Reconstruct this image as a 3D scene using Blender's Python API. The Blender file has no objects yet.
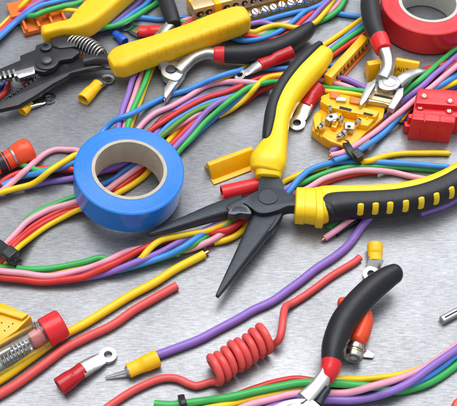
import bpy, bmesh, math, random
import numpy as np
from mathutils import Vector, Matrix
random.seed(7)
R = math.radians
scene = bpy.context.scene
COL = scene.collection

# ------------------------------------------------------------ camera
ELEV, DIST, FPX, CX, CY = R(53), 0.51, 882.0, 228.5, 203.0
cam = bpy.data.objects.new('camera', bpy.data.cameras.new('camera')); COL.objects.link(cam)
cam.location = (0, -DIST*math.cos(ELEV), DIST*math.sin(ELEV))
cam.rotation_euler = (R(90)-ELEV, 0, 0)
cam.data.sensor_width = 36; cam.data.lens = 36*FPX/457
cam.data.dof.use_dof = True; cam.data.dof.focus_distance = 0.497; cam.data.dof.aperture_fstop = 30
cam.data.clip_start = 0.02; cam.data.clip_end = 50
scene.camera = cam

# ------------------------------------------------------------ light (studio softboxes)
w = bpy.data.worlds.new('World'); scene.world = w; w.use_nodes = True
bg = w.node_tree.nodes['Background']; bg.inputs[0].default_value = (0.90, 0.94, 1, 1); bg.inputs[1].default_value = 0.60
def area(loc, target, sx, sy, power, col=(1, 1, 1)):
    l = bpy.data.lights.new('softbox', 'AREA'); l.shape = 'RECTANGLE'; l.size = sx; l.size_y = sy
    l.energy = power; l.color = col
    o = bpy.data.objects.new('softbox', l); COL.objects.link(o); o.location = loc
    o.rotation_euler = (Vector(target)-Vector(loc)).to_track_quat('-Z', 'Y').to_euler()
area((0.00, 0.30, 1.18), (0.03, 0.0, 0), 1.1, 0.75, 14.5, (1, 0.99, 0.97))    # main box, back left, high
area((0.45, 0.75, 0.75), (0, 0, 0), 0.9, 0.35, 4.0, (0.93, 0.96, 1))    # weak box on the right
scene.view_settings.view_transform = 'Standard'; scene.view_settings.look = 'None'
scene.view_settings.exposure = 0; scene.view_settings.gamma = 1
scene.render.engine = 'CYCLES'

# ------------------------------------------------------------ mapping photograph -> place
CAM = Vector(cam.location)
FWD = Vector((0, math.cos(ELEV), -math.sin(ELEV))); UP = Vector((0, math.sin(ELEV), math.cos(ELEV)))
def at(px, py, z=0.0):
    "point at height z (mm) seen at pixel"
    d = FWD + Vector((1, 0, 0))*((px-CX)/FPX) - UP*((py-CY)/FPX)
    t = (z*0.001-CAM.z)/d.z
    return CAM + d*t
def pxm(px, py, z=0):
    "metres per pixel there"
    return (at(px, py, z)-CAM).dot(FWD)/FPX

# ------------------------------------------------------------ materials
MATS = {}
def _noise(nt, scale, detail=3, vec=None, mapping=None):
    n = nt.nodes.new('ShaderNodeTexNoise'); n.inputs['Scale'].default_value = scale; n.inputs['Detail'].default_value = detail
    tc = nt.nodes.new('ShaderNodeTexCoord')
    if mapping:
        mp = nt.nodes.new('ShaderNodeMapping'); mp.inputs['Scale'].default_value = mapping[0]; mp.inputs['Rotation'].default_value = (0, 0, mapping[1])
        nt.links.new(tc.outputs['Object'], mp.inputs[0]); nt.links.new(mp.outputs[0], n.inputs['Vector'])
    else:
        nt.links.new(tc.outputs['Object'], n.inputs['Vector'])
    return n
def mat(name, col, rough=0.4, metal=0.0, spec=0.5, coat=0.0, trans=0.0, bump=0.0, bscale=2500, var=0.0, ior=1.45, sss=0.0):
    if name in MATS: return MATS[name]
    m = bpy.data.materials.new(name); m.use_nodes = True; nt = m.node_tree; b = nt.nodes['Principled BSDF']
    b.inputs['Base Color'].default_value = (*col, 1); b.inputs['Roughness'].default_value = rough
    b.inputs['Metallic'].default_value = metal; b.inputs['IOR'].default_value = ior
    b.inputs['Specular IOR Level'].default_value = spec; b.inputs['Coat Weight'].default_value = coat
    b.inputs['Coat Roughness'].default_value = 0.15; b.inputs['Transmission Weight'].default_value = trans
    if var:
        n = _noise(nt, 220, 5); mx = nt.nodes.new('ShaderNodeMix'); mx.data_type = 'RGBA'
        mx.inputs['A'].default_value = (*[c*(1-var) for c in col], 1); mx.inputs['B'].default_value = (*[min(1, c*(1+var)) for c in col], 1)
        nt.links.new(n.outputs['Fac'], mx.inputs['Factor']); nt.links.new(mx.outputs['Result'], b.inputs['Base Color'])
        r = nt.nodes.new('ShaderNodeMapRange'); r.inputs['To Min'].default_value = max(0.02, rough-0.12); r.inputs['To Max'].default_value = rough+0.14
        n2 = _noise(nt, 600, 4); nt.links.new(n2.outputs['Fac'], r.inputs[0]); nt.links.new(r.outputs[0], b.inputs['Roughness'])
    if bump:
        n = _noise(nt, bscale, 3); bp = nt.nodes.new('ShaderNodeBump'); bp.inputs['Strength'].default_value = bump; bp.inputs['Distance'].default_value = 0.0002
        nt.links.new(n.outputs['Fac'], bp.inputs['Height']); nt.links.new(bp.outputs[0], b.inputs['Normal'])
    MATS[name] = m; return m
def P(name, col, rough=0.36, **k):
    k.setdefault('var', 0.10); k.setdefault('bump', 0.12); return mat(name, col, rough, **k)
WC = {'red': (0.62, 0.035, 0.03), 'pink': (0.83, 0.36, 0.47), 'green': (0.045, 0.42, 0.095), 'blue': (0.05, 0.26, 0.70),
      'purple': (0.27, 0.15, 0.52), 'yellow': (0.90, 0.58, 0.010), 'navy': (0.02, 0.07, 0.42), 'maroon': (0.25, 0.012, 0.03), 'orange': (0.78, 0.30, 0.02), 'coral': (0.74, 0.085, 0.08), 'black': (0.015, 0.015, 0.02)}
for k, v in WC.items(): P('wire_'+k, v, 0.34)
M_yel = P('yellow_rubber', (0.90, 0.60, 0.008), 0.32, bump=0.08)
M_yelh = P('amber_plastic', (0.94, 0.52, 0.005), 0.42, bump=0.16)
M_blk = P('black_rubber', (0.011, 0.012, 0.016), 0.40, bump=0.8, bscale=2200)
M_blkp = P('black_paint', (0.018, 0.018, 0.022), 0.34, bump=0.3)
M_gun = mat('dark_steel', (0.028, 0.034, 0.045), 0.38, metal=0.35, var=0.2, bump=0.35, bscale=3000)
M_gunl = mat('worn_steel', (0.085, 0.09, 0.105), 0.4, metal=0.6, var=0.2, bump=0.3)
M_steel = mat('bright_steel', (0.72, 0.72, 0.71), 0.22, metal=1, var=0.08, bump=0.03)
M_satin = mat('satin_steel', (0.47, 0.465, 0.45), 0.36, metal=1, var=0.14, bump=0.10)
M_white = mat('pale_steel', (0.86, 0.86, 0.86), 0.34, metal=0.95, var=0.05)
M_brass = mat('brass', (0.62, 0.44, 0.20), 0.30, metal=0.9, var=0.15)
M_tan = mat('tan_brass', (0.66, 0.48, 0.25), 0.36, metal=0.5, var=0.12)
M_dark = mat('dark_hollow', (0.01, 0.009, 0.008), 0.6)
M_cop = mat('copper', (0.80, 0.38, 0.24), 0.35, metal=1, var=0.2)
M_redp = P('red_plastic', (0.72, 0.022, 0.028), 0.30)
M_redt = P('red_vinyl', (0.62, 0.022, 0.03), 0.26)
M_crr = P('crimson_sleeve', (0.48, 0.012, 0.018), 0.22)
M_ory = P('orange_yellow_plastic', (1.0, 0.48, 0.004), 0.28)
M_orr = P('orange_red_plastic', (0.80, 0.075, 0.02), 0.32)
M_orange = P('orange_plastic', (0.72, 0.17, 0.02), 0.32)
M_bluet = P('blue_vinyl', (0.012, 0.19, 0.66), 0.22)
M_blue = P('blue_sleeve', (0.02, 0.10, 0.55), 0.25)
M_card = P('grey_cardboard', (0.50, 0.44, 0.36), 0.8, bump=1.0, bscale=1400, var=0.22)
M_card2 = P('pale_core', (0.52, 0.51, 0.46), 0.6, bump=0.3)
M_glass = mat('clear_plastic', (0.93, 0.96, 0.95), 0.05, trans=1.0, ior=1.32)
M_mark = mat('black_ink', (0.02, 0.018, 0.015), 0.5)

def tape_mat(m, cx=0):
    "fine winding rings on the face of the roll"
    nt = m.node_tree; b = nt.nodes['Principled BSDF']
    tc = nt.nodes.new('ShaderNodeTexCoord'); sx = nt.nodes.new('ShaderNodeSeparateXYZ'); nt.links.new(tc.outputs['Object'], sx.inputs[0])
    cb = nt.nodes.new('ShaderNodeCombineXYZ'); nt.links.new(sx.outputs[0], cb.inputs[0]); nt.links.new(sx.outputs[1], cb.inputs[1])
    ln = nt.nodes.new('ShaderNodeVectorMath'); ln.operation = 'LENGTH'; nt.links.new(cb.outputs[0], ln.inputs[0])
    n = nt.nodes.new('ShaderNodeTexNoise'); n.noise_dimensions = '1D'; n.inputs['Scale'].default_value = 2600; n.inputs['Detail'].default_value = 2
    nt.links.new(ln.outputs['Value'], n.inputs['W'])
    old = b.inputs['Normal'].links[0].from_node if b.inputs['Normal'].links else None
    bp = nt.nodes.new('ShaderNodeBump'); bp.inputs['Strength'].default_value = 0.7; bp.inputs['Distance'].default_value = 0.00025
    nt.links.new(n.outputs['Fac'], bp.inputs['Height'])
    if old: nt.links.new(old.outputs[0], bp.inputs['Normal'])
    nt.links.new(bp.outputs[0], b.inputs['Normal'])
tape_mat(M_bluet); tape_mat(M_redt)

def plate_material():
    m = bpy.data.materials.new('brushed_aluminium'); m.use_nodes = True; nt = m.node_tree; b = nt.nodes['Principled BSDF']
    b.inputs['Metallic'].default_value = 0.5
    L = nt.links.new
    n1 = _noise(nt, 1, 6, mapping=((170, 2600, 1), R(-9)))          # long fine brush strokes
    n2 = _noise(nt, 1, 5, mapping=((260, 2200, 1), R(19)))
    n5 = _noise(nt, 1, 5, mapping=((30, 330, 1), R(4)))
    n4 = _noise(nt, 1, 3, mapping=((200, 1500, 1), R(-38)))
    n3 = _noise(nt, 16, 4); n8 = _noise(nt, 900, 4)
    def mad(x, k, y=None):
        q = nt.nodes.new('ShaderNodeMath'); q.operation = 'MULTIPLY_ADD'; L(x, q.inputs[0])
        if isinstance(k, float): q.inputs[1].default_value = k
        else: L(k, q.inputs[1])
        if y is None: q.inputs[2].default_value = 0
        else: L(y, q.inputs[2])
        return q.outputs[0]
    n9 = _noise(nt, 5, 3)                                            # cloudy wipe marks
    v = mad(n9.outputs['Fac'], 0.28); v = mad(n1.outputs['Fac'], 0.8, v); v = mad(n2.outputs['Fac'], n3.outputs['Fac'], v); v = mad(n5.outputs['Fac'], 0.16, v); v = mad(n4.outputs['Fac'], 0.30, v); v = mad(n8.outputs['Fac'], 0.30, v); v = mad(n3.outputs['Fac'], 0.25, v)
    n6 = _noise(nt, 1, 1, mapping=((9, 900, 1), R(-24))); n7 = _noise(nt, 1, 1, mapping=((12, 1100, 1), R(31)))
    for q in (n6, n7):
        sc = nt.nodes.new('ShaderNodeMapRange'); sc.inputs['From Min'].default_value = 0.68; sc.inputs['From Max'].default_value = 0.80; L(q.outputs['Fac'], sc.inputs[0]); v = mad(sc.outputs[0], 0.13, v)
    class _o: pass
    a2 = _o(); a2.outputs = [v]
    cr = nt.nodes.new('ShaderNodeMapRange'); cr.inputs['From Min'].default_value = 1.0; cr.inputs['From Max'].default_value = 1.60
    L(v, cr.inputs[0])
    mx = nt.nodes.new('ShaderNodeMix'); mx.data_type = 'RGBA'; L(cr.outputs[0], mx.inputs['Factor'])
    mx.inputs['A'].default_value = (0.135, 0.14, 0.155, 1); mx.inputs['B'].default_value = (0.38, 0.39, 0.41, 1)
    L(mx.outputs['Result'], b.inputs['Base Color'])
    rr = nt.nodes.new('ShaderNodeMapRange'); rr.inputs['To Min'].default_value = 0.26; rr.inputs['To Max'].default_value = 0.42
    L(n3.outputs['Fac'], rr.inputs[0]); L(rr.outputs[0], b.inputs['Roughness'])
    bp = nt.nodes.new('ShaderNodeBump'); bp.inputs['Strength'].default_value = 0.22; bp.inputs['Distance'].default_value = 0.0001
    L(a2.outputs[0], bp.inputs['Height']); L(bp.outputs[0], b.inputs['Normal'])
    return m

# ------------------------------------------------------------ objects
def wloc(o):
    v = Vector((0, 0, 0))
    while o is not None: v += Vector(o.location); o = o.parent
    return v
def empty(name, label, cat, px, py, z=0, group=None, loc=None):
    o = bpy.data.objects.new(name, None); COL.objects.link(o); o.location = loc if loc is not None else at(px, py, z)
    o.empty_display_size = 0.01; o['label'] = label; o['category'] = cat
    if group: o['group'] = group
    return o
def tag(o, label, cat, group=None):
    o['label'] = label; o['category'] = cat
    if group: o['group'] = group
    return o
def mk(name, verts, faces, m, parent=None, sharp=40, smooth=True, bevel=0, bseg=2, recalc=True):
    vs = [Vector(v) for v in verts]
    if parent is None:
        lo = Vector([min(v[i] for v in vs) for i in range(3)]); hi = Vector([max(v[i] for v in vs) for i in range(3)])
        org = Vector(((lo.x+hi.x)/2, (lo.y+hi.y)/2, lo.z)); loc = org
    else:
        org = wloc(parent); loc = Vector((0, 0, 0))
    bm = bmesh.new(); bv = [bm.verts.new((v-org)*1000) for v in vs]      # work in mm for precision
    for f in faces:
        try: bm.faces.new([bv[i] for i in f])
        except ValueError: pass
    if recalc: bmesh.ops.recalc_face_normals(bm, faces=bm.faces[:])
    if bevel:
        es = [e for e in bm.edges if len(e.link_faces) == 2 and e.calc_face_angle(0) > R(38)]
        bmesh.ops.bevel(bm, geom=es, offset=bevel, segments=bseg, profile=0.5, affect='EDGES', clamp_overlap=True)
    for f in bm.faces: f.smooth = smooth
    for e in bm.edges:
        e.smooth = not (len(e.link_faces) == 2 and e.calc_face_angle(0) > R(sharp))
    bmesh.ops.scale(bm, vec=(0.001,)*3, verts=bm.verts[:])
    me = bpy.data.meshes.new(name); bm.to_mesh(me); bm.free()
    if isinstance(m, str): m = MATS[m]
    me.materials.append(m)
    o = bpy.data.objects.new(name, me); COL.objects.link(o); o.location = loc
    if parent is not None: o.parent = parent
    return o
def cat(pts, step=None, n=10):
    "catmull-rom through n-d points"
    p = [np.array(q, float) for q in pts]
    if len(p) == 2: return np.array([p[0]+(p[1]-p[0])*i/n for i in range(n+1)])
    p = [2*p[0]-p[1]]+p+[2*p[-1]-p[-2]]
    out = []
    for i in range(1, len(p)-2):
        a, b, c, d = p[i-1:i+3]
        k = n if step is None else max(2, int(np.linalg.norm((c-b)[:2])/step))
        for j in range(k):
            t = j/k
            out.append(0.5*((2*b)+(c-a)*t+(2*a-5*b+4*c-d)*t*t+(-a+3*b-3*c+d)*t**3))
    out.append(p[-2]); return np.array(out)
def rings_mesh(rings, closed=True, cap=True):
    n = len(rings[0]); v = [q for r in rings for q in r]; f = []
    for i in range(len(rings)-1):
        for j in range(n if closed else n-1):
            k = (j+1) % n
            f.append((i*n+j, i*n+k, (i+1)*n+k, (i+1)*n+j))
    if cap and closed:
        f.append(tuple(range(n))); f.append(tuple((len(rings)-1)*n+j for j in range(n)))
    return v, f
def frames(c, upv=Vector((0, 0, 1))):
    out = []
    for i in range(len(c)):
        t = (c[min(i+1, len(c)-1)]-c[max(i-1, 0)]).normalized()
        s = t.cross(upv)
        if s.length < 1e-4: s = Vector((1, 0, 0))
        s.normalize(); u = s.cross(t).normalized(); out.append((t, s, u))
    return out
def sweep(name, c, W, H, m, parent=None, sides=20, pw=2.0, end=(0, 0), bevel=0, flute=None, sharp=40):
    "superellipse section swept along c (world); W,H half sizes in mm; end=(a,b) rounds that end over a/b mm"
    c = [Vector(q) for q in c]; fr = frames(c); N = len(c)
    W = [W]*N if np.isscalar(W) else list(W); H = [H]*N if np.isscalar(H) else list(H)
    rr = []
    def ring(cc, s, u, a, b, k=1.0):
        r = []
        for j in range(sides):
            th = 2*math.pi*j/sides; ct, st = math.cos(th), math.sin(th)
            x = math.copysign(abs(ct)**(2/pw), ct)*a; y = math.copysign(abs(st)**(2/pw), st)*b
            r.append(cc+(s*x+u*y)*0.001*k)
        return r
    if end[0]:
        for q in (0.97, 0.86, 0.68, 0.45, 0.2):
            k = math.sqrt(max(0.0, 1-q*q)); rr.append(ring(c[0]-fr[0][0]*end[0]*0.001*q, fr[0][1], fr[0][2], W[0], H[0], k))
    for i in range(N): rr.append(ring(c[i], fr[i][1], fr[i][2], W[i], H[i]))
    if end[1]:
        for q in (0.2, 0.45, 0.68, 0.86, 0.97):
            k = math.sqrt(max(0.0, 1-q*q)); rr.append(ring(c[-1]+fr[-1][0]*end[1]*0.001*q, fr[-1][1], fr[-1][2], W[-1], H[-1], k))
    v, f = rings_mesh(rr)
    return mk(name, v, f, m, parent, bevel=bevel, sharp=sharp)
def psweep(name, rows, m, parent=None, n=8, pxw=True, **k):
    "rows: (px, py, z_center_mm, full width px, full height mm)"
    s = cat(rows, n=n)
    c = [at(r[0], r[1], r[2]) for r in s]
    W = [r[3]/2*pxm(r[0], r[1], r[2])*1000 if pxw else r[3]/2 for r in s]; H = [r[4]/2 for r in s]
    return sweep(name, c, W, H, m, parent, **k)
def prism(name, outline, z0, z1, m, parent=None, bevel=0.5, bseg=2, smooth_n=0, sharp=40, zref=None):
    "outline in pixels as seen at the top height z1 (mm), extruded down to z0"
    if smooth_n:
        o = cat(list(outline)+[outline[0]], n=smooth_n)[:-1]
    else: o = outline
    zr = z1 if zref is None else zref
    top = [at(q[0], q[1], zr) for q in o]; top = [Vector((v.x, v.y, z1*0.001)) for v in top]
    bot = [Vector((v.x, v.y, z0*0.001)) for v in top]; n = len(top)
    v = top+bot; f = [tuple(range(n)), tuple(range(n, 2*n))]+[(i, (i+1) % n, n+(i+1) % n, n+i) for i in range(n)]
    return mk(name, v, f, m, parent, bevel=bevel, bseg=bseg, sharp=sharp)
def lathe(name, p, d, prof, m, parent=None, seg=24, sharp=35, squash=None, capped=True):
    "profile [(along_mm, radius_mm)] round axis d from world point p"
    p = Vector(p); d = Vector(d).normalized(); a = d.cross(Vector((0, 0, 1)))
    if a.length < 1e-3: a = Vector((1, 0, 0))
    a.normalize(); b = a.cross(d).normalized(); rr = []
    for t, r in prof:
        sa, sb = squash(t) if squash else (1, 1)
        rr.append([p+d*t*0.001+(a*math.cos(2*math.pi*j/seg)*sa+b*math.sin(2*math.pi*j/seg)*sb)*r*0.001 for j in range(seg)])
    v, f = rings_mesh(rr, cap=capped); return mk(name, v, f, m, parent, sharp=sharp)
def box(name, fr, c, s, m, parent=None, bevel=0.3, shear=None):
    "box with centre c and size s (mm) in a local frame"
    v = []
    for i in (-1, 1):
        for j in (-1, 1):
            for k in (-1, 1):
                v.append(fr @ (Vector((c[0]+i*s[0]/2, c[1]+j*s[1]/2, c[2]+k*s[2]/2))*0.001))
    f = [(0, 1, 3, 2), (4, 6, 7, 5), (0, 4, 5, 1), (2, 3, 7, 6), (0, 2, 6, 4), (1, 5, 7, 3)]
    return mk(name, v, f, m, parent, bevel=bevel)
def frame(p0, p1, z=0, tilt=0, roll=0):
    "origin at pixel p0, x axis towards p1 on the plate"
    a = at(*p0, z); b = at(*p1, z); ang = math.atan2(b.y-a.y, b.x-a.x)
    return Matrix.Translation(a) @ Matrix.Rotation(ang, 4, 'Z') @ Matrix.Rotation(tilt, 4, 'Y') @ Matrix.Rotation(roll, 4, 'X')
def poly_local(name, fr, prof, y0, y1, m, parent=None, bevel=0.3, axis='y'):
    "profile in local x-z, extruded along y (or profile in y-z extruded along x)"
    def V(a, b, c): return fr @ (Vector((a, c, b) if axis == 'y' else (c, a, b))*0.001)
    A = [V(p[0], p[1], y0) for p in prof]; B = [V(p[0], p[1], y1) for p in prof]; n = len(prof)
    f = [tuple(range(n)), tuple(range(n, 2*n))]+[(i, (i+1) % n, n+(i+1) % n, n+i) for i in range(n)]
    return mk(name, A+B, f, m, parent, bevel=bevel)
def screw(p, d, r, m, parent, name='screw', slot=True, h=1.2):
    o = lathe(name, p, d, [(-2, r*0.8), (0, r*0.95), (0.05, r), (h*0.6, r), (h, r*0.75)], m, parent, seg=18)
    if slot:
        d = Vector(d).normalized(); a = d.cross(Vector((random.uniform(-1, 1), random.uniform(-1, 1), 0.2))).normalized(); b = d.cross(a)
        fr = Matrix((( a.x, b.x, d.x, p[0]), (a.y, b.y, d.y, p[1]), (a.z, b.z, d.z, p[2]), (0, 0, 0, 1)))
        box('slot', fr, (0, 0, h*0.85), (r*1.4, r*0.32, h*0.4), M_dark, o, bevel=0)
    return o

# ------------------------------------------------------------ the plate
def plate():
    v = [(-0.45, -0.35, 0), (0.45, -0.35, 0), (0.45, 0.6, 0), (-0.45, 0.6, 0)]
    v += [(a, b, -0.004) for a, b, _ in v]
    o = mk('metal_plate', v, [(0, 1, 2, 3), (4, 5, 6, 7), (0, 1, 5, 4), (1, 2, 6, 5), (2, 3, 7, 6), (3, 0, 4, 7)], plate_material())
    o['kind'] = 'structure'; return o
plate()

# ------------------------------------------------------------ wires
PRI = np.zeros((0, 4))
ZONES = [(130, 178, 56, 6.2), (268, 203, 24, 6.0), (200, 222, 22, 6.3), (236, 235, 30, 6.3), (275, 150, 34, 6.5), (290, 92, 26, 6.5), (322, 55, 14, 6.5), (315, 208, 30, 5.5), (360, 205, 30, 5.0), (410, 200, 30, 5.0), (450, 185, 30, 5.0),
         (66, 34, 16, 7), (90, 15, 26, 7), (115, 5, 22, 7), (130, 60, 24, 7.0), (165, 50, 20, 7.0), (205, 35, 26, 6.5), (235, 27, 22, 6.5), (270, 45, 20, 5), (300, 32, 15, 5), (170, 10, 12, 5), (372, 20, 16, 5.5), (325, 375, 14, 7.5), (310, 398, 24, 7)]
def wire(colr, pts, label, r=1.78, z0=0, group=None, ends=(0, 0), zoff=None, cap=13, name='wire', m=None, low=()):
    """pts: pixels (px,py[,z]) ; the wire is laid on the plate and over wires placed before it"""
    global PRI
    free = [(p[0], p[1]) for p in pts]
    s = cat(free, step=1.7)
    N = len(s); z = np.full(N, r+z0)
    zc = np.full(N, float(cap))
    for zx, zy, zr, zz in ZONES:
        d = np.hypot(s[:, 0]-zx, (s[:, 1]-zy)); zc = np.where(d < zr, np.minimum(zc, zz-r*0.0), zc)
    for it in range(4):
        W = np.array([at(q[0], q[1], zz) for q, zz in zip(s, z)])*1000
        req = np.full(N, r+z0)
        if len(PRI):
            for i in range(N):
                dx = PRI[:, 0]-W[i, 0]; dy = PRI[:, 1]-W[i, 1]; Rr = PRI[:, 3]+r; d2 = dx*dx+dy*dy
                k = d2 < Rr*Rr
                if k.any(): req[i] = max(req[i], (PRI[k, 2]+np.sqrt(Rr[k]**2-d2[k])*0.96).max())
        req = np.minimum(req, np.maximum(zc, r+0.05))
        for la, lb in low: req = np.where((s[:, 0] >= la) & (s[:, 0] <= lb), r+z0, req)
        # dilate then smooth
        ext = np.copy(req)
        for k in range(1, 3):
            ext[k:] = np.maximum(ext[k:], req[:-k]-0.15*k); ext[:-k] = np.maximum(ext[:-k], req[k:]-0.15*k)
        ker = np.exp(-0.5*(np.arange(-9, 10)/3.8)**2); ker /= ker.sum()
        zz = np.convolve(np.pad(ext, 9, mode='edge'), ker, mode='valid')
        z = 0.35*z+0.65*np.maximum(zz, r+z0)
    W = np.array([at(q[0], q[1], zz) for q, zz in zip(s, z)])*1000
    # slight hand-laid waviness
    ph = random.random()*6; per = random.uniform(16, 26)
    for i in range(N):
        W[i, 0] += 0.10*math.sin(i/per*6+ph); W[i, 1] += 0.13*math.cos(i/per*5+ph)
    PRI = np.vstack([PRI, np.column_stack([W, np.full(N, r)])])
    c = [Vector(q)*0.001 for q in W]
    o = sweep(name, c, r, r, m or MATS['wire_'+colr], None, sides=14, end=(r*0.18 if ends[0] else 0, r*0.18 if ends[1] else 0))
    tag(o, label, 'wire', group)
    for e, (i0, i1) in zip(ends, ((0, 1), (-1, -2))):
        if e:
            t = (c[i0]-c[i1]).normalized(); e = 1.5 if e is True else e
            lathe('copper_core', c[i0]-t*0.001, t, [(0, r*0.5), (1+e-0.2, r*0.5), (1+e, r*0.4)], M_cop, o, seg=12)
    return o
def obstacle(pts, h, rad=2.5):
    "lets wires ride over something standing at these pixels, h mm high"
    global PRI
    for x, y in pts:
        v = at(x, y, h)*1000; PRI = np.vstack([PRI, [[v.x, v.y, h-1.0, rad]]])
obstacle([(x, y) for x in range(12, 78, 5) for y in (-4, 2, 8, 14, 20, 26) if y < 30-(x-24)*0.2 and (y < 8 or x > 26)], 6.2, 1.6)
obstacle([(400+3*i, 84-i*1.4) for i in range(10)], 12.0, 2.6)
obstacle([(430+3*i, 70.5-i) for i in range(14)], 8.0, 2.6)
G1 = 'wires of the twisted bundle crossing the upper middle'
G2 = 'wires fanned under the left side of the blue tape'
G3 = 'wires of the long bundle along the left edge and under the pliers jaws'
G4 = 'wires tied at the left edge below the blue tape'
G5 = 'wires of the bundle along the bottom edge'
G6 = 'wires bundled with the black tie at right'
G7 = 'wires behind the round nosed handle at top middle'
G8 = 'wires in the top left corner'
G9 = 'wires rising to the top right behind the cutter handle'
G10 = 'wires dropping from the stripper handle to the blue tape'
G11 = 'wire ends lying above the long right pliers handle'

# --- top left corner
wire('yellow', [(-8, 36), (6, 22), (22, 6), (34, -8)], 'yellow wire beneath the red one in the top left corner', group=G8)
wire('red', [(-8, 40), (5, 26), (20, 12), (36, 2), (52, -10)], 'red wire crossing the top left corner beside a purple one', group=G8)
wire('purple', [(-8, 43), (3, 32), (18, 19), (30, 8), (44, 0), (60, -8)], 'purple wire in the top left corner between red and blue ones', group=G8)
wire('yellow', [(40, 14), (56, 10), (76, 11), (96, 16), (112, 14)], 'thin yellow wire behind the upper stripper handle near the orange clips', r=1.6, group=G8)
wire('blue', [(-6, 42), (12, 26), (26, 15), (40, 6), (60, 1), (84, -4), (96, -10)], 'light blue wire in the top left corner, just above the green one', group=G8)
wire('green', [(24, 16), (34, 15.5), (44, 11.5), (60, 7), (78, 3), (96, -8)], 'green wire crossing over the orange clips at top left', group=G8, low=[(0, 28)])
wire('red', [(82, 12), (86, 2), (90, -8)], 'short piece of red wire touching the top edge of the upper stripper handle', group=G8)
# --- right of upper stripper handle
wire('blue', [(84, 30), (102, 28), (122, 20), (140, 17.5), (160, 19.5), (178, 17.5), (197, 18), (214, 23), (236, 26), (254, 23), (270, 19), (286, 14.5), (304, 10.5), (322, 10), (345, 14.5), (370, 18)], 'long medium blue wire running along the front of the brass terminal strip', group=G7, m=MATS['wire_navy'] if 0 else None)
wire('purple', [(84, 28), (100, 26), (114, 22), (126, 13), (138, 3), (147, -8)], 'purple wire beside the upper stripper handle at the top edge', group=G8)
wire('blue', [(88, 30), (104, 28), (120, 22), (133, 13), (146, 4), (156, -8)], 'blue wire between purple and green ones right of the upper stripper handle', group=G8)
wire('green', [(88, 24), (104, 27), (120, 24), (134, 17), (146, 9.5), (158, 2), (168, -7)], 'green wire passing behind the black grip at the top, right of the blue one', group=G8)

# --- bundle behind the top-middle cutter handle (C) plus F
wire('maroon', [(118, 132), (124, 112), (130, 88), (137, 66), (150, 46), (166, 30)], 'maroon wire at the left of those dropping to the blue tape', group=G10)
wire('yellow', [(126, 138), (134, 116), (141, 98), (149, 76), (158, 56)], 'yellow wire mostly hidden by the green one above the blue tape', group=G10)
wire('purple', [(116, 138), (122, 112), (128, 94), (134, 76), (144, 58), (152, 44), (160, 32), (172, 24), (200, 24), (226, 30), (250, 24), (262, 22), (274, 25)], 'purple wire dropping from under the yellow stripper handle to the blue tape', group=G10, low=[(264,290)])
wire('pink', [(122, 140), (128, 114), (134, 96), (141, 76), (152, 54), (165, 35), (178, 23.5), (198, 18.5), (222, 28), (248, 38), (262, 34), (276, 26.5), (292, 22), (308, 20), (325, 15), (338, 3), (346, -8)], 'pink wire looping from the blue tape past the red crimp sleeve', group=G10)
wire('green', [(124, 142), (130, 117), (138, 98), (148, 74), (153, 54), (158, 38), (165, 26), (176, 21.5), (190, 24), (212, 30), (240, 36), (262, 36), (280, 29), (296, 26), (318, 22), (338, 10), (348, -8)], 'green wire arching over the red crimp sleeve and down to the tape', group=G10)
wire('red', [(150, 60), (160, 46), (174, 32), (190, 22), (207, 17.5), (226, 26), (250, 36), (278, 38), (294, 28), (308, 16), (322, 6), (336, -6)], 'red wire leaving the pink one beneath the stripper handle end', group=G7)
wire('blue', [(222, 34), (240, 40), (254, 40), (268, 36.5), (284, 28.5), (296, 19), (306, 11), (322, 4), (334, -6)], 'light blue wire crossing diagonally above the black curved grip', group=G7)
wire('yellow', [(232, 22), (244, 30), (254, 32), (264, 28), (278, 25), (298, 28), (314, 23), (324, 13), (332, 2), (338, -8)], 'yellow wire coming out from the rounded stripper handle end', group=G7)
wire('purple', [(276, 41), (290, 35), (301, 28), (311, 19), (320, 9), (328, 1), (336, -8)], 'purple wire rising from the tip of the black curved grip', group=G7)

# --- top right diagonal (D)
wire('yellow', [(300, 62), (318, 49), (340, 34), (362, 19), (384, 4), (396, -8)], 'yellow wire passing the pliers handle end toward the top right', group=G9)
wire('pink', [(306, 64), (326, 50), (345, 37), (366, 22), (386, 6)], 'pale pink wire hidden among the wires under the top right cutter handle', r=1.4, group=G9)
wire('blue', [(310, 62), (330, 50), (348, 35), (364, 23), (380, 8), (390, -8)], 'blue wire between yellow and green ones near the top right cutter handle', group=G9)
wire('green', [(312, 66), (332, 50), (348, 38), (364, 28), (380, 16), (392, 2), (398, -8)], 'green wire crossing behind the upper right black handle', group=G9)
wire('purple', [(362, 36), (380, 20), (394, 6), (402, -8)], 'purple wire behind the red tape roll edge and black handle', group=G9)
wire('red', [(316, 68), (334, 54), (350, 43), (366, 33), (384, 18), (396, 4), (406, -8)], 'red wire along the top of the yellow marker strip', group=G9)

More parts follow.
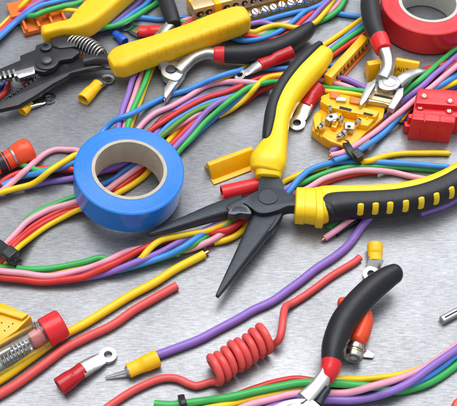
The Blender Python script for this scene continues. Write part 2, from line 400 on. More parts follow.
# --- left fan (G) under tape
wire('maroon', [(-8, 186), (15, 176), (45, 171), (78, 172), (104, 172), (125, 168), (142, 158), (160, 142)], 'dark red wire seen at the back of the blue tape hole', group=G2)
wire('red', [(-8, 192), (8, 178), (28, 171), (54, 168), (80, 172), (98, 190), (114, 190), (128, 181), (142, 170), (158, 157), (174, 144), (196, 121), (212, 110)], 'red wire across the left fan entering under the blue tape', group=G2)
wire('green', [(-8, 171), (4, 165.5), (16, 163.5), (28, 167), (44, 171), (70, 160), (96, 160), (112, 164), (124, 158), (150, 144), (180, 121), (205, 106), (232, 95), (246, 88)], 'green wire bending in front of the red lamp holder at left', group=G2)
wire('purple', [(24, 188), (48, 182), (74, 178), (100, 172), (130, 160), (154, 136), (166, 120), (178, 110), (196, 100), (214, 95), (236, 88)], 'purple wire lowest in the left fan', group=G2)
wire('blue', [(2, 186), (20, 177), (45, 172), (62, 167), (80, 163), (95, 184), (112, 180), (126, 170), (142, 160), (158, 148)], 'blue wire in the left fan, showing inside the tape hole', group=G2)
wire('pink', [(-8, 199), (8, 186), (26, 170), (42, 156), (54, 150), (66, 149.5), (80, 153), (92, 178), (104, 190), (118, 182), (134, 170), (147, 161), (162, 148)], 'pink wire humping up highest in the left fan', group=G2)
wire('yellow', [(-8, 195), (14, 189), (34, 183), (50, 171), (64, 162), (80, 156), (94, 186), (108, 197), (122, 191), (136, 182), (148, 172), (162, 150), (178, 130), (196, 116), (210, 106)], 'yellow wire in front of the left fan, entering under the tape', group=G2)

# --- central bundle (E)
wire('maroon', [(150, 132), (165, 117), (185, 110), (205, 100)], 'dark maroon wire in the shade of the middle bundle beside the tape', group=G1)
wire('pink', [(140, 150), (158, 138), (178, 126), (200, 113), (222, 103), (246, 94), (268, 86), (290, 80)], 'pink wire deep inside the middle bundle between red and purple ones', group=G1, r=1.6)
wire('blue', [(150, 146), (168, 126), (188, 113), (208, 103), (230, 97), (250, 91), (270, 84)], 'blue wire deep inside the middle bundle under the red one', group=G1, r=1.6)
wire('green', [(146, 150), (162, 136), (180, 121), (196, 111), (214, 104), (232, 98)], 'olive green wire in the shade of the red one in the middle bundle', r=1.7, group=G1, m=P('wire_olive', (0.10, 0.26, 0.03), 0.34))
wire('red', [(134, 150), (150, 131), (166, 120), (184, 109), (204, 99), (226, 92), (246, 84), (264, 77), (284, 74), (304, 74)], 'red wire across the middle bundle over the twisted part', group=G1)
wire('pink', [(128, 146), (140, 127), (154, 114), (172, 106), (188, 97), (206, 86), (224, 82), (246, 82), (270, 84), (296, 82), (316, 80), (334, 83), (350, 88), (372, 98)], 'pink wire just below the uppermost blue one, right of the tape', group=G1)
wire('purple', [(284, 86), (294, 81), (306, 77), (322, 75), (338, 77), (352, 81), (372, 92)], 'purple wire coming out right of the pliers handle above the yellow block', group=G1)
wire('red', [(160, 154), (174, 142), (190, 126), (206, 114), (226, 108), (246, 101), (258, 92), (272, 85), (288, 77), (300, 72)], 'red wire at the underside of the middle bundle', group=G1)
wire('blue', [(186, 144), (196, 134), (206, 125), (216, 116.5), (228, 107), (240, 98), (252, 88), (264, 82)], 'blue wire diagonal in the lower side of the middle bundle', group=G1)
wire('purple', [(160, 164), (176, 146), (190, 131), (204, 114), (216, 104), (228, 98)], 'purple wire next to the green one leaving the tape at right', group=G1)
wire('green', [(164, 170), (178, 152), (192, 137), (206, 121), (222, 107), (236, 96), (252, 86), (276, 82), (298, 84), (318, 86.5), (340, 89), (362, 91), (380, 96)], 'green wire running from the right edge of the tape under the pliers handle', group=G1)
wire('yellow', [(284, 92), (304, 92), (320, 91), (340, 92.5), (362, 95.5), (378, 102)], 'yellow wire end lying along the back of the yellow terminal block', r=1.7, group=G1)
wire('yellow', [(218, 116), (230, 110), (240, 103), (250, 94), (259, 83.5), (268, 77.5), (284, 75), (302, 74)], 'yellow wire curving over the right end of the middle bundle', group=G1, low=[(210,232)])
wire('yellow', [(214, 80), (228, 76), (240, 70), (254, 63), (268, 58)], 'yellow wire entering the red crimp sleeve at top middle', r=1.7, group=G1)
wire('blue', [(92, 146), (102, 133), (114, 121), (132, 113.5), (150, 104), (170, 95), (190, 89), (212, 79), (234, 72), (258, 69), (284, 68.5), (306, 67), (322, 65), (337, 67)], 'uppermost light blue wire crossing from the tape to the pliers handle', group=G1, ends=(0, 0))

# --- tied at left edge (G2)
wire('green', [(-10, 262), (2, 247), (16, 232), (34, 214), (54, 205), (76, 197), (92, 198)], 'green wire behind the pink one above the left edge tie', group=G4)
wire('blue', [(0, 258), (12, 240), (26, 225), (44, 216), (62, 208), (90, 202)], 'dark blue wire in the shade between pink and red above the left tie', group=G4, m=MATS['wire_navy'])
wire('pink', [(-10, 262), (4, 246), (16, 233), (28, 221), (46, 211), (64, 205), (86, 200), (110, 200)], 'pink wire arching from the left edge tie under the blue tape', group=G4)
wire('red', [(-6, 266), (8, 248), (20, 236), (34, 225), (52, 215), (72, 207), (92, 206)], 'red wire leaving the left edge tie, upper of two', r=1.6, group=G4)
wire('red', [(-2, 268), (14, 246), (30, 232), (48, 221), (66, 213), (90, 208)], 'second red wire from the left edge tie, beside the yellow one', r=1.6, group=G4)
wire('yellow', [(2, 270), (14, 252), (28, 240), (46, 227), (64, 217), (84, 208), (100, 208)], 'yellow wire leaving the left edge tie nearest the viewer', r=1.5, group=G4)

# --- long bundle (H) -> under jaws -> right ends
wire('red', [(206, 244), (222, 238), (234, 229.5), (243, 219), (254, 206)], 'short stretch of red wire seen between the open jaws', group=G3, low=[(200, 222)])
wire('yellow', [(214, 243), (226, 240), (238, 234), (248, 224), (258, 210), (270, 196), (282, 183), (294, 177), (310, 171), (326, 166)], 'yellow wire framed by the open jaws of the pliers', group=G3, low=[(200,226)])
wire('red', [(300, 198), (316, 188), (332, 180), (348, 175.5), (362, 173), (378, 172)], 'red wire half hidden under the pink one above the pliers handle', r=1.6, group=G3, low=[(352,400)])
wire('pink', [(176, 248), (184, 250.5), (193, 248.5), (205, 243), (218, 236.5), (230, 226), (242, 214), (262, 204), (284, 196), (306, 189), (326, 178), (346, 172), (368, 170), (390, 172), (412, 176.5), (434, 181)], 'pink wire coming from between the open jaws to end at right', group=G3, ends=(0, 1))
wire('yellow', [(20, 274), (36, 273), (54, 272.5), (72, 270.5), (92, 265), (108, 262)], 'yellow wire squeezed between green and pink ones in the long bundle', group=G3, r=1.7)
wire('green', [(-8, 267.5), (12, 268), (38, 269.5), (60, 267), (84, 262), (100, 258), (116, 262), (134, 264), (152, 261), (172, 254.5), (190, 246), (207, 236), (224, 226), (238, 216), (252, 206), (275, 192), (300, 184), (324, 173.5), (346, 168), (372, 166.5), (400, 167.5), (428, 169), (450, 171.5)], 'green wire of the long bundle ending at right above the pliers handle', group=G3, ends=(0, 1))
wire('blue', [(104, 268), (116, 270.5), (128, 268), (140, 264.5), (152, 260.5), (167, 255.5), (182, 248), (195, 239), (212, 227), (228, 219), (245, 210), (262, 206)], 'blue wire wrapping under the jaw of the long nose pliers', group=G3)
wire('purple', [(-8, 272), (20, 276.5), (44, 278.5), (66, 279), (80, 278.5), (94, 276.5), (110, 272), (130, 264.6), (158, 253), (180, 242), (204, 230.5), (226, 221), (246, 210), (264, 200), (282, 191), (296, 183)], 'purple wire diagonal through the long bundle toward the pliers jaws', group=G3)
wire('pink', [(-8, 270), (17, 272.5), (38, 275.5), (57, 275.5), (80, 270), (100, 264), (122, 253.5), (134, 250), (148, 247)], 'pink wire in the long bundle at the lower left', group=G3)
wire('red', [(-8, 276), (17, 279), (38, 281.5), (57, 281), (80, 277.5), (100, 270), (116, 262.5), (132, 254.5), (146, 247.5), (160, 242), (180, 239), (206, 234), (226, 230), (240, 222), (254, 214)], 'red wire along the front of the long bundle at left', group=G3, r=2.0, low=[(158, 215)])
wire('yellow', [(137, 262), (142, 257.5), (148, 250.5), (155, 244), (163, 239.5), (175, 236.5), (190, 234), (204, 231.5), (222, 225), (238, 218), (250, 214)], 'yellow wire twisting through the long bundle at the pliers tip', group=G3, low=[(130, 141)])
wire('blue', [(276, 206), (288, 193), (298, 180), (310, 170), (326, 164), (346, 162), (372, 162), (398, 163), (424, 165), (449, 167)], 'light blue wire bowing up from the pliers hinge and ending at right', group=G3, ends=(0, 1))
wire('yellow', [(358, 163), (370, 160.5), (386, 156), (404, 153.5), (426, 153), (449, 153.5)], 'single yellow wire end above the light blue one at right', r=1.7, group=G11, ends=(0, 1), low=[(350,368)])
# short ends under the right handle
wire('green', [(372, 205), (352, 216), (338, 222), (329, 229)], 'green wire end sticking out under the pliers right handle', r=1.9, group=G11)
wire('black', [(376, 212), (360, 220), (346, 227), (336, 234)], 'black wire end under the pliers right handle', r=1.7, group=G11)
wire('pink', [(366, 209), (350, 220), (338, 229), (325, 238)], 'pink wire end pointing down left under the pliers right handle', r=1.8, group=G11, ends=(0, 2))
wire('purple', [(478, 180), (462, 194), (448, 204), (420, 214)], 'purple wire peeping below the pliers handle at the right edge', r=1.8, group=G11)

# --- tied bundle at right (G6)
wire('red', [(340, 158), (352, 152), (372, 138), (398, 118), (420, 96), (440, 76), (458, 62), (475, 52)], 'dark red wire low in the black tied bundle near the red block', group=G6, m=MATS['wire_maroon'])
wire('orange', [(330, 158.5), (340, 156), (352, 151), (370, 142)], 'orange wire stub poking left from the black tie', r=1.7, group=G6, ends=(1, 0))
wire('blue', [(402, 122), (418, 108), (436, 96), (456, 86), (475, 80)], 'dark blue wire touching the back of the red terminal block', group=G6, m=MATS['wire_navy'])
wire('yellow', [(400, 120), (412, 106), (424, 96), (440, 89), (457, 82), (474, 74)], 'yellow wire branching right over the red terminal block', group=G6)
wire('blue', [(334, 161), (348, 156), (366, 146), (384, 133), (398, 118), (412, 104), (430, 92), (446, 82), (458, 74), (474, 64)], 'light blue wire on the right side of the black tied bundle', group=G6)
wire('green', [(336, 148), (346, 141), (356, 131.5), (368, 123), (381, 113), (402, 95), (423, 77.5), (440, 62), (454, 50), (474, 36)], 'green wire on the left side of the black tied bundle', group=G6)
wire('pink', [(331, 155), (344, 152), (358, 143.5), (375, 132), (391, 119), (408, 105.5), (423, 93.5), (440, 80), (457, 65.5), (474, 52)], 'pink wire in the middle of the black tied bundle', group=G6, ends=(1, 0))
wire('purple', [(331, 151), (344, 144.5), (358, 135.5), (372, 126), (384, 117.5), (405, 100), (423, 85), (440, 70), (457, 56), (474, 43)], 'purple wire next to green in the black tied bundle', group=G6, ends=(1, 0))

# --- bottom bundle (G5)
wire('red', [(214, 408), (236, 396), (256, 388), (276, 382), (298, 379), (320, 382), (344, 386), (368, 385), (384, 382), (404, 376)], 'red wire peeping above the green one in the bottom bundle', r=1.7, group=G5)
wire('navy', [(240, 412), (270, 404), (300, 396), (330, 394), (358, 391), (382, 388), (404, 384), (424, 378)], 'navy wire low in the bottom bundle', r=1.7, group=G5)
wire('yellow', [(176, 414), (206, 409), (236, 403), (262, 397), (288, 391), (316, 386), (340, 380), (362, 379), (388, 377), (410, 372), (432, 366), (452, 358)], 'yellow wire of the bottom bundle', r=1.7, group=G5)
wire('green', [(154, 404), (170, 405), (190, 403), (212, 400), (236, 396), (258, 391), (282, 386), (304, 383), (328, 383), (350, 385), (374, 387), (398, 391), (420, 386), (440, 377), (458, 364), (474, 352)], 'bright green wire of the bottom bundle with the tied end', r=2.0, group=G5, ends=(0, 0))
wire('blue', [(400, 389), (412, 384), (428, 376), (444, 365), (458, 353.5), (474, 342)], 'light blue wire rising to the right edge at the bottom', group=G5, low=[(390,414)])
wire('pink', [(226, 414), (250, 405), (272, 399), (296, 394), (322, 393), (344, 393), (364, 389), (384, 383), (404, 377), (422, 369), (440, 358), (458, 344)], 'pink wire of the bottom bundle crossing above the purple one', group=G5)
wire('purple', [(250, 416), (278, 406), (304, 401), (330, 400), (352, 400), (374, 397), (392, 391), (410, 382), (426, 371), (442, 359), (458, 348), (474, 336)], 'purple wire nearest the viewer in the bottom bundle', r=2.0, group=G5)

# --- single wires
wire('yellow', [(-10, 386), (6, 376), (34, 356), (60, 337), (88, 322), (118, 303), (150, 285), (178, 268), (204, 254)], 'thick yellow wire with bare copper tip lying diagonally at lower left', r=2.35, ends=(0, 3))
wire('coral', [(-10, 400), (4, 392), (24, 379), (46, 363), (66, 348), (88, 337), (112, 325), (136, 309), (156, 297), (177, 286)], 'thick red wire lying diagonally in front of the yellow one', r=2.35)
wire('purple', [(385, 196), (374, 212), (362, 226), (350, 243), (334, 257), (314, 270), (294, 286), (272, 301), (252, 311), (232, 322), (206, 336), (180, 347), (150, 358), (134, 366)], 'thick purple wire from under the pliers handle to the yellow crimp sleeve', r=2.3)

# red wire with the coil
def coil_wire():
    r = 1.98; pts = []
    a = [(360, 257.5), (353, 263), (342, 269.5), (330, 277), (318, 286), (307, 294), (297, 300.5), (290, 305), (284, 309), (280.5, 314)]
    s = cat(a, n=8)
    for q in s: pts.append(at(q[0], q[1], 2.2))
    A = at(272.5, 333.5, 8.3); B = at(211.5, 372, 8.3); ax = (B-A).normalized(); side = ax.cross(Vector((0, 0, 1))).normalized(); up = Vector((0, 0, 1))
    turns = 8.25; n = int(turns*28); Rc = 6.2
    helix = []
    for i in range(n+1):
        t = i/n; th = 2*math.pi*turns*t + math.pi
        rc = Rc*(1+0.06*math.sin(t*15)+0.035*math.sin(t*38))
        q = 0.93*t+0.07*(1-math.exp(-t*12))+0.008*math.sin(19*t)+0.003*math.sin(34*t)
        helix.append(A+(B-A)*q+(side*math.cos(th)*rc+up*math.sin(th)*rc)*0.001)
    b = [(207, 385), (199, 386.5), (189, 384), (176, 378.5), (160, 379), (140, 387), (124, 396), (108, 407), (96, 416)]
    tail = [at(q[0], q[1], 2.25) for q in cat(b, n=6)]
    pts = [p+Vector((0, 0, 0.006*max(0, (i-len(pts)+24)/24)**1.5)) for i, p in enumerate(pts)]; pts = pts[:-5]
    mid = [Vector(q) for q in cat([pts[-2], pts[-1], helix[0]+Vector((0.0010, 0.0012, 0.0040)), helix[3], helix[6]], n=8)][8:24]
    end = [Vector(q) for q in cat([helix[-4], helix[-1], tail[2], tail[4]], n=8)][8:16]
    tail = tail[2:]; helix = helix[2:]
    c = pts[:-1]+mid+helix[1:-1]+end+tail
    j1 = len(pts)-1+len(mid); j2 = j1+len(helix)-2
    for rng, K in ((range(len(pts)-10, j1+2), 24), (range(j2-2, j2+len(end)+6), 30)):
        for _ in range(K):
            for i in rng: c[i] = c[i]*0.4+(c[i-1]+c[i+1])*0.3
    o = sweep('coiled_wire', c, r, r, MATS['wire_coral'], None, sides=16)
    # proper frames for a helix need no twist control: section is round
    tag(o, 'red wire wound into a tight coil in the lower middle', 'wire')
coil_wire()

# ------------------------------------------------------------ tape rolls
def tape(px, py, zf, ro, ri, rc, h, m, mc, tilt, az, label, cores='core'):
    "face centre seen at pixel, zf its height (mm)"
    c = at(px, py, zf); d = Vector((math.sin(tilt)*math.cos(az), math.sin(tilt)*math.sin(az), math.cos(tilt)))
    e = empty('tape_roll', label, 'tape', 0, 0, loc=c-d*h*0.001)
    q = d.to_track_quat('Z', 'Y')
    def part(nm, prof, mm):
        seg = 96; rr = []
        for t, r in prof: rr.append([Vector((r*math.cos(2*math.pi*j/seg), r*math.sin(2*math.pi*j/seg), t))*0.001 for j in range(seg)])
        rr.append(rr[0]); n = seg; v = [x for r in rr[:-1] for x in r]; L = len(rr)-1; f = []
        for i in range(L):
            for j in range(n):
                k = (j+1) % n; i2 = (i+1) % L; f.append((i*n+j, i*n+k, i2*n+k, i2*n+j))
        o = mk(nm, [Vector(x)+wloc(e) for x in v], f, mm, e, sharp=30)
        o.rotation_mode = 'QUATERNION'; o.rotation_quaternion = q
    part('tape', [(0.5, ro-0.15), (0.15, ro-0.6), (0, ro-1), (0, rc+0.02), (h, rc+0.02), (h, ro-1), (h-0.15, ro-0.5), (h-0.6, ro), (h*0.5, ro+0.1)], m)
    part(cores, [(-0.2, rc), (-0.2, ri), (h+0.25, ri), (h+0.25, rc)], mc)
tape(129.5, 169, 27.5, 30.6, 19.0, 20.9, 18, M_bluet, M_card, R(9), R(-10), 'blue tape roll with cardboard core lying over wires')
tape(429, 2, 19, 31.5, 18.0, 20.2, 18, M_redt, M_card2, 0, 0, 'red tape roll cut off by the top right corner')

# ------------------------------------------------------------ long nose pliers
def pliers():
    e = empty('long_nose_pliers', 'large open long nose pliers with yellow and black grips', 'pliers', 268, 200)
    # levers
    leverA = prism('front_lever', [(236, 199), (248, 195), (258, 190), (268, 187), (279, 188), (287, 192), (297, 197), (312, 199), (312, 208), (297, 206), (288, 206), (278, 210), (266, 213), (257, 212), (250, 207), (243, 203), (236, 206), (231, 210), (226, 206)],
                   8.6, 16.5, M_gun, e, bevel=0.5, smooth_n=4)
    prism('rear_lever', [(258, 184), (262, 176), (276, 176), (283, 182), (284, 196), (284, 208), (281, 216), (276, 224), (268, 232), (254, 232), (248, 226), (254, 218), (258, 206)],
                   6.4, 13.0, M_gun, e, bevel=0.5, smooth_n=4)
    # jaws, half-round sections tapering to the tip
    psweep('jaw', [(243, 205, 12.4, 20, 8), (232, 207.5, 12.0, 18.5, 8), (215, 212.5, 11.5, 16.5, 7.6), (195, 219.5, 11, 13.2, 6.8), (172, 227.5, 10.4, 9.0, 5.4), (150, 234.5, 10.0, 3.6, 3.0)], M_gun, e, pw=4.5, end=(0, 0.8), sides=24)
    psweep('jaw', [(269, 215, 9.8, 24, 7.2), (261, 226, 10.0, 25, 7.4), (252, 241, 9.8, 21, 7.2), (241.5, 258, 9.3, 15.5, 6.4), (229, 278, 8.8, 9.6, 5.0), (217.5, 296, 8.4, 3.8, 3.0)], M_gun, e, pw=4.5, end=(0, 0.8), sides=24)
    lathe('pivot', at(268, 196.5, 16.1), (0, 0, 1), [(0, 5.9), (0.75, 5.9), (0.95, 5.6), (0.95, 4.9), (0.7, 4.75), (0.7, 0.1)], M_gun, e, seg=48)
    # round recess between the jaws with bright ground metal
    prism('cutter_recess', [(227.5, 213.5), (229.5, 208), (234, 204.5), (240, 203.2), (246, 205), (250, 209), (251.5, 213.5), (246, 213.8), (240, 213), (234, 214.5)], 11, 17.2, M_gunl, e, bevel=0.5, smooth_n=3)
    prism('ground_face', [(231, 211.5), (234, 207.5), (240, 206), (245.5, 208), (247, 211.5), (240, 211)], 17, 17.4, M_gun, e, bevel=0.12, smooth_n=3)
    lathe('cutter_recess', at(262, 218, 11.6), (0, 0, 1), [(0, 3.9), (2.0, 3.5), (1.2, 2.2)], M_dark, e, seg=28)
    # upper handle
    h = psweep('grip', [(266, 171, 11.5, 32, 14), (268, 163, 12.5, 37, 16.5), (271, 155, 13, 33, 16.5), (275, 144, 13, 25, 16), (277, 130, 13, 23, 16), (279.5, 115, 13, 24, 16), (287, 98, 13, 25, 16), (300, 80, 13, 26, 16), (314, 65, 13, 25, 15), (324, 55, 13, 19, 13)],
               M_yel, e, n=10, pw=2.6, end=(2.5, 4.5), sides=32)
    psweep('rubber_inlay', [(266.5, 148, 13.3, 5, 12), (267.5, 140, 13.6, 11, 16.4), (270, 126, 13.6, 14, 17), (273, 110, 13.6, 14, 17), (281, 92, 13.6, 14.5, 17), (294, 74, 13.6, 14.5, 17), (308, 59, 13.6, 13, 16.4), (319, 49, 13.6, 8, 13)],
           M_blk, h, n=10, pw=2.6, end=(2, 3), sides=28)
    psweep('collar', [(268, 178, 10.5, 25, 10), (268.5, 172, 11, 27, 12.5)], M_yel, h, pw=3, end=(1, 1), sides=28)
    # right handle
    h = psweep('grip', [(298, 206, 12, 34, 15), (308, 206, 12, 36, 15.5), (318, 206, 12, 38, 15.5), (328, 202, 12, 33, 15), (345, 199.5, 12, 26, 15), (370, 198.5, 12, 24, 15), (398, 196.5, 12, 24, 15), (424, 191, 12, 24, 15), (446, 183, 12, 24, 15), (468, 171, 12, 24, 15), (492, 156, 12, 20, 13)],
               M_yel, e, n=10, pw=2.8, end=(1.5, 5), sides=32)
    rows = [(325, 211, 12.4, 26, 14.0), (331, 207.5, 12.7, 27, 15.8), (348, 205.5, 12.8, 25, 16), (372, 204.5, 12.8, 24, 16), (398, 202.5, 12.8, 24, 16), (424, 197, 12.8, 24, 16), (446, 188.5, 12.8, 24, 16), (468, 176, 12.8, 24, 16), (488, 163, 12.8, 20, 15)]
    inlay = psweep('rubber_inlay', rows, M_blk, h, n=10, pw=2.8, end=(2.5, 3), sides=32)
    psweep('collar', [(296, 205.5, 12, 36, 15.6), (304, 206, 12, 37, 16)], M_yel, h, pw=3, end=(1, 1), sides=28)
    psweep('flange', [(315.5, 207.5, 12, 41, 16.6), (321, 207.5, 12, 42, 17)], M_yel, h, pw=3, end=(1.5, 1.5), sides=28)
    # yellow slots raised on the flank of the black inlay
    s = cat(rows, n=40)
    cc = [at(r[0], r[1], r[2]) for r in s]; fr = frames(cc)
    for sx in (359.5, 373.5, 388, 402.5, 417, 431, 445, 459, 473):
        i = int(np.argmin(abs(s[:, 0]-sx+1))); t, sd, u = fr[i]; a = s[i, 3]/2*pxm(s[i, 0], s[i, 1], s[i, 2])*1000; b = s[i, 4]/2
        arc = []
        for k in range(9):
            th = R(50 - 48*k/8)
            x = math.copysign(abs(math.cos(th))**(2/2.8), math.cos(th))*a; y = math.copysign(abs(math.sin(th))**(2/2.8), math.sin(th))*b
            arc.append(cc[i]+(sd*(x-0.35)+u*(y-0.1))*0.001)
        sweep('grip_slot', arc, 1.95, 1.15, M_yel, inlay, sides=10, end=(0.9, 0.9))
pliers()

# ------------------------------------------------------------ wire stripper
def stripper():
    e = empty('wire_stripper', 'black wire stripper with two yellow handles and a coil spring', 'wire stripper', 46, 65)
    b = prism('upper_lever', [(-22, 78), (0, 68.5), (20, 60), (20, 55.5), (35, 49.5), (36, 45), (42, 43), (54, 44), (62, 47), (74, 48), (80, 52), (72, 58), (60, 60), (54, 68), (44, 72), (34, 70), (20, 72), (0, 77), (-22, 88)], 11, 14.5, M_blkp, e, bevel=0.4)
    prism('lower_lever', [(36, 60), (42, 56), (60, 56), (80, 57), (98, 58), (108, 57), (118, 56), (118, 66), (104, 66), (86, 69), (70, 73), (67, 76), (52, 84), (34, 96), (18, 105), (0, 109), (-20, 112), (-20, 102), (0, 101), (8, 98), (14, 95), (20, 90), (28, 85), (36, 79), (40, 75), (34, 66)], 7.2, 10.8, M_blkp, e, bevel=0.4)
    # gripping teeth along the lower jaw
    for i in range(9):
        t = i/8; x, y = 4+33*t, 98.5-21*t
        prism('tooth', [(x, y), (x+2.6, y+0.2), (x+3.4, y-2.6), (x+0.9, y-2.4)], 7.4, 10.9, M_blkp, e, bevel=0.15)
    # bright comb teeth under the upper jaw
    prism('blade', [(13, 72), (34, 66), (35, 73), (19, 78)], 9.5, 14.7, M_steel, e, bevel=0.3)
    for i in range(5):
        x = -8+5*i; prism('cutting_edge', [(x, 73-i*0.9), (x+2.2, 72.4-i*0.9), (x+4.6, 79-i*0.9), (x+2.4, 80-i*0.9)], 9.5, 14.9, M_steel, e, bevel=0.15)
    lathe('washer', at(47, 62, 14.5), (0, 0, 1), [(0, 7.6), (1.0, 7.4), (1.2, 7.0), (1.2, 3.4)], M_blkp, e, seg=40)
    lathe('pivot', at(47, 61.5, 15.6), (0, 0, 1), [(0, 3.4), (1.5, 3.2), (2.2, 2.2), (2.3, 0.4)], M_gunl, e, seg=30)
    lathe('stud', at(46, 48, 14.4), (0, 0, 1), [(0, 4.0), (1.6, 3.9), (2, 3.3), (2, 1.6), (1.2, 1.4)], M_blkp, e, seg=30)
    for (x, y) in ((66, 66), (84, 64.5)):
        lathe('hole', at(x, y, 10.8), (0, 0, 1), [(0, 1.9), (0.15, 1.7), (0.05, 1.2)], M_dark, e, seg=20)
    lathe('hole', at(57, 57, 14.4), (0, 0, 1), [(0, 1.4), (0.15, 1.3)], M_dark, e, seg=20)
    # black neck into upper handle and lower neck
    prism('neck', [(50, 38), (64, 34), (76, 35), (76, 46), (60, 48), (52, 46)], 8, 15.5, M_blkp, e, bevel=1)
    psweep('neck', [(84, 62, 11, 12, 7), (98, 60, 11.5, 12, 8), (112, 62, 12, 13, 9)], M_blkp, e, pw=3)
    # spring
    A = at(71, 42, 12.5); B = at(103, 57, 12.5); ax = (B-A); sd = ax.cross(Vector((0, 0, 1))).normalized(); u = Vector((0, 0, 1)); h = []
    for i in range(11*18+1):
        t = i/(11*18); th = 2*math.pi*11*t; rr = 4.4*(1+0.25*math.sin(math.pi*t)); h.append(A+ax*t+(sd*math.cos(th)*rr+u*math.sin(th)*rr+sd*(-2.4*math.sin(math.pi*t)))*0.001)
    sweep('spring', h, 0.55, 0.55, M_satin, e, sides=8)
    psweep('spring_core', [(70, 42, 11.5, 8, 5), (86, 47, 11.5, 10, 6), (102, 56, 11.5, 8, 5)], M_blkp, e)
    # handles
    psweep('handle', [(46, 35, 13.5, 13, 12), (60, 32, 13.5, 13, 13), (74, 29.5, 13.5, 17, 13.5), (84, 23.5, 13.5, 25, 14), (97, 12, 13.5, 29, 14), (114, -3, 13.5, 29, 14), (136, -21, 13.5, 27, 14), (160, -38, 13.5, 24, 13)], M_yelh, e, n=10, pw=5.0, end=(3, 4), sides=32)
    rows = [(113, 66, 12.5, 20, 12), (120, 63, 13, 29, 14), (132, 58, 14.0, 28, 15), (160, 49, 14.5, 25, 15.5), (190, 38.5, 14.5, 25, 15.5), (216, 28.5, 14.5, 26, 15.5), (236, 21.5, 14.5, 26, 15.5), (244, 19.5, 14.5, 22, 14.5)]
    h = psweep('handle', rows, M_yelh, e, n=10, pw=4.2, end=(2.0, 4.0), sides=36)
    s = cat(rows, n=40); cc = [at(r[0], r[1], r[2]) for r in s]; fr = frames(cc)
    for k in range(11):
        i = int(np.argmin(abs(s[:, 0]-(146+8.6*k)))); t, sd, u = fr[i]; a = s[i, 3]/2*pxm(s[i, 0], s[i, 1], s[i, 2])*1000; b = s[i, 4]/2
        arc = []
        for q in range(7):
            th = R(48-44*q/6); x = math.copysign(abs(math.cos(th))**(2/4.2), math.cos(th))*a; y = math.copysign(abs(math.sin(th))**(2/4.2), math.sin(th))*b
            arc.append(cc[i]+(sd*(x-0.12)+u*(y+0.05))*0.001)
        sweep('grip_ridge', arc, 1.15, 0.5, M_yelh, h, sides=8, end=(0.5, 0.5))
stripper()

# ------------------------------------------------------------ cutters
def cutter_right():
    e = empty('side_cutter', 'steel side cutter with black handle between the red tape and yellow block', 'cutter', 382, 85)
    psweep('grip', [(383, -42, 17, 15, 13), (374, -20, 17, 17, 13), (370, 0, 17, 18.5, 14), (371, 14, 17, 19, 14), (374, 28, 17, 18.5, 13), (380, 42, 17, 17, 12), (382, 46, 17, 16, 11.5)], M_blk, e, n=10, end=(2, 0.6), sides=28)
    psweep('collar', [(378.6, 38.5, 17, 18.4, 13.4), (381, 44, 16.8, 18.2, 12.6), (383.4, 50, 16.5, 17, 11.4)], M_redp, e, end=(1, 1), sides=28)
    psweep('arm', [(384, 50, 16, 13, 8), (387, 60, 15, 12, 8), (387, 70, 14, 12, 8), (382, 80, 13.5, 14, 8)], M_satin, e, n=8, pw=3, sides=20)
    prism('head', [(370, 82), (378, 76), (390, 74), (401, 79), (405, 87), (400, 98), (393, 107), (384, 103), (368, 101), (362, 104)], 5, 10.5, M_satin, e, bevel=0.7)
    prism('boss', [(378, 80), (386, 74.5), (396, 76), (401, 82), (397, 88), (388, 90), (379, 87)], 10, 15.5, M_satin, e, bevel=0.8, smooth_n=4)
    lathe('pivot', at(389.5, 81.5, 15.5), (0, 0, 1), [(0, 4.4), (0.4, 4.4), (0.6, 4.0), (0.6, 0.1)], M_satin, e, seg=32)
    prism('jaw', [(367, 83), (373, 80), (376, 84), (366, 101), (361, 105.5), (359, 102)], 8, 16, M_satin, e, bevel=0.5)
    prism('jaw', [(397, 89), (404, 87), (403, 96), (394, 109), (388, 107)], 6, 14, M_satin, e, bevel=0.5)
    prism('cutting_edge', [(374, 90), (396, 95), (390, 103), (368, 98)], 9, 11.2, M_tan, e, bevel=0.5)
    prism('gap', [(375, 93.5), (393, 97.5), (391.5, 99.5), (373.5, 95.5)], 10.8, 11.35, M_dark, e, bevel=0.1)
    psweep('arm', [(396, 86, 11, 15, 8), (404, 79.5, 11, 14.5, 8), (413, 75, 10, 13, 7), (420, 73.5, 9, 11, 7), (427, 73, 7, 9.5, 6)], M_satin, e, pw=2.6, n=8)
    psweep('collar', [(423, 73, 7, 11, 7), (431, 71, 5, 11, 8)], M_redp, e, end=(1, 1))
    psweep('grip', [(430, 71, 4, 10, 7), (446, 66, 4, 10, 7), (464, 60, 4, 10, 7)], M_crr, e, end=(0, 2))
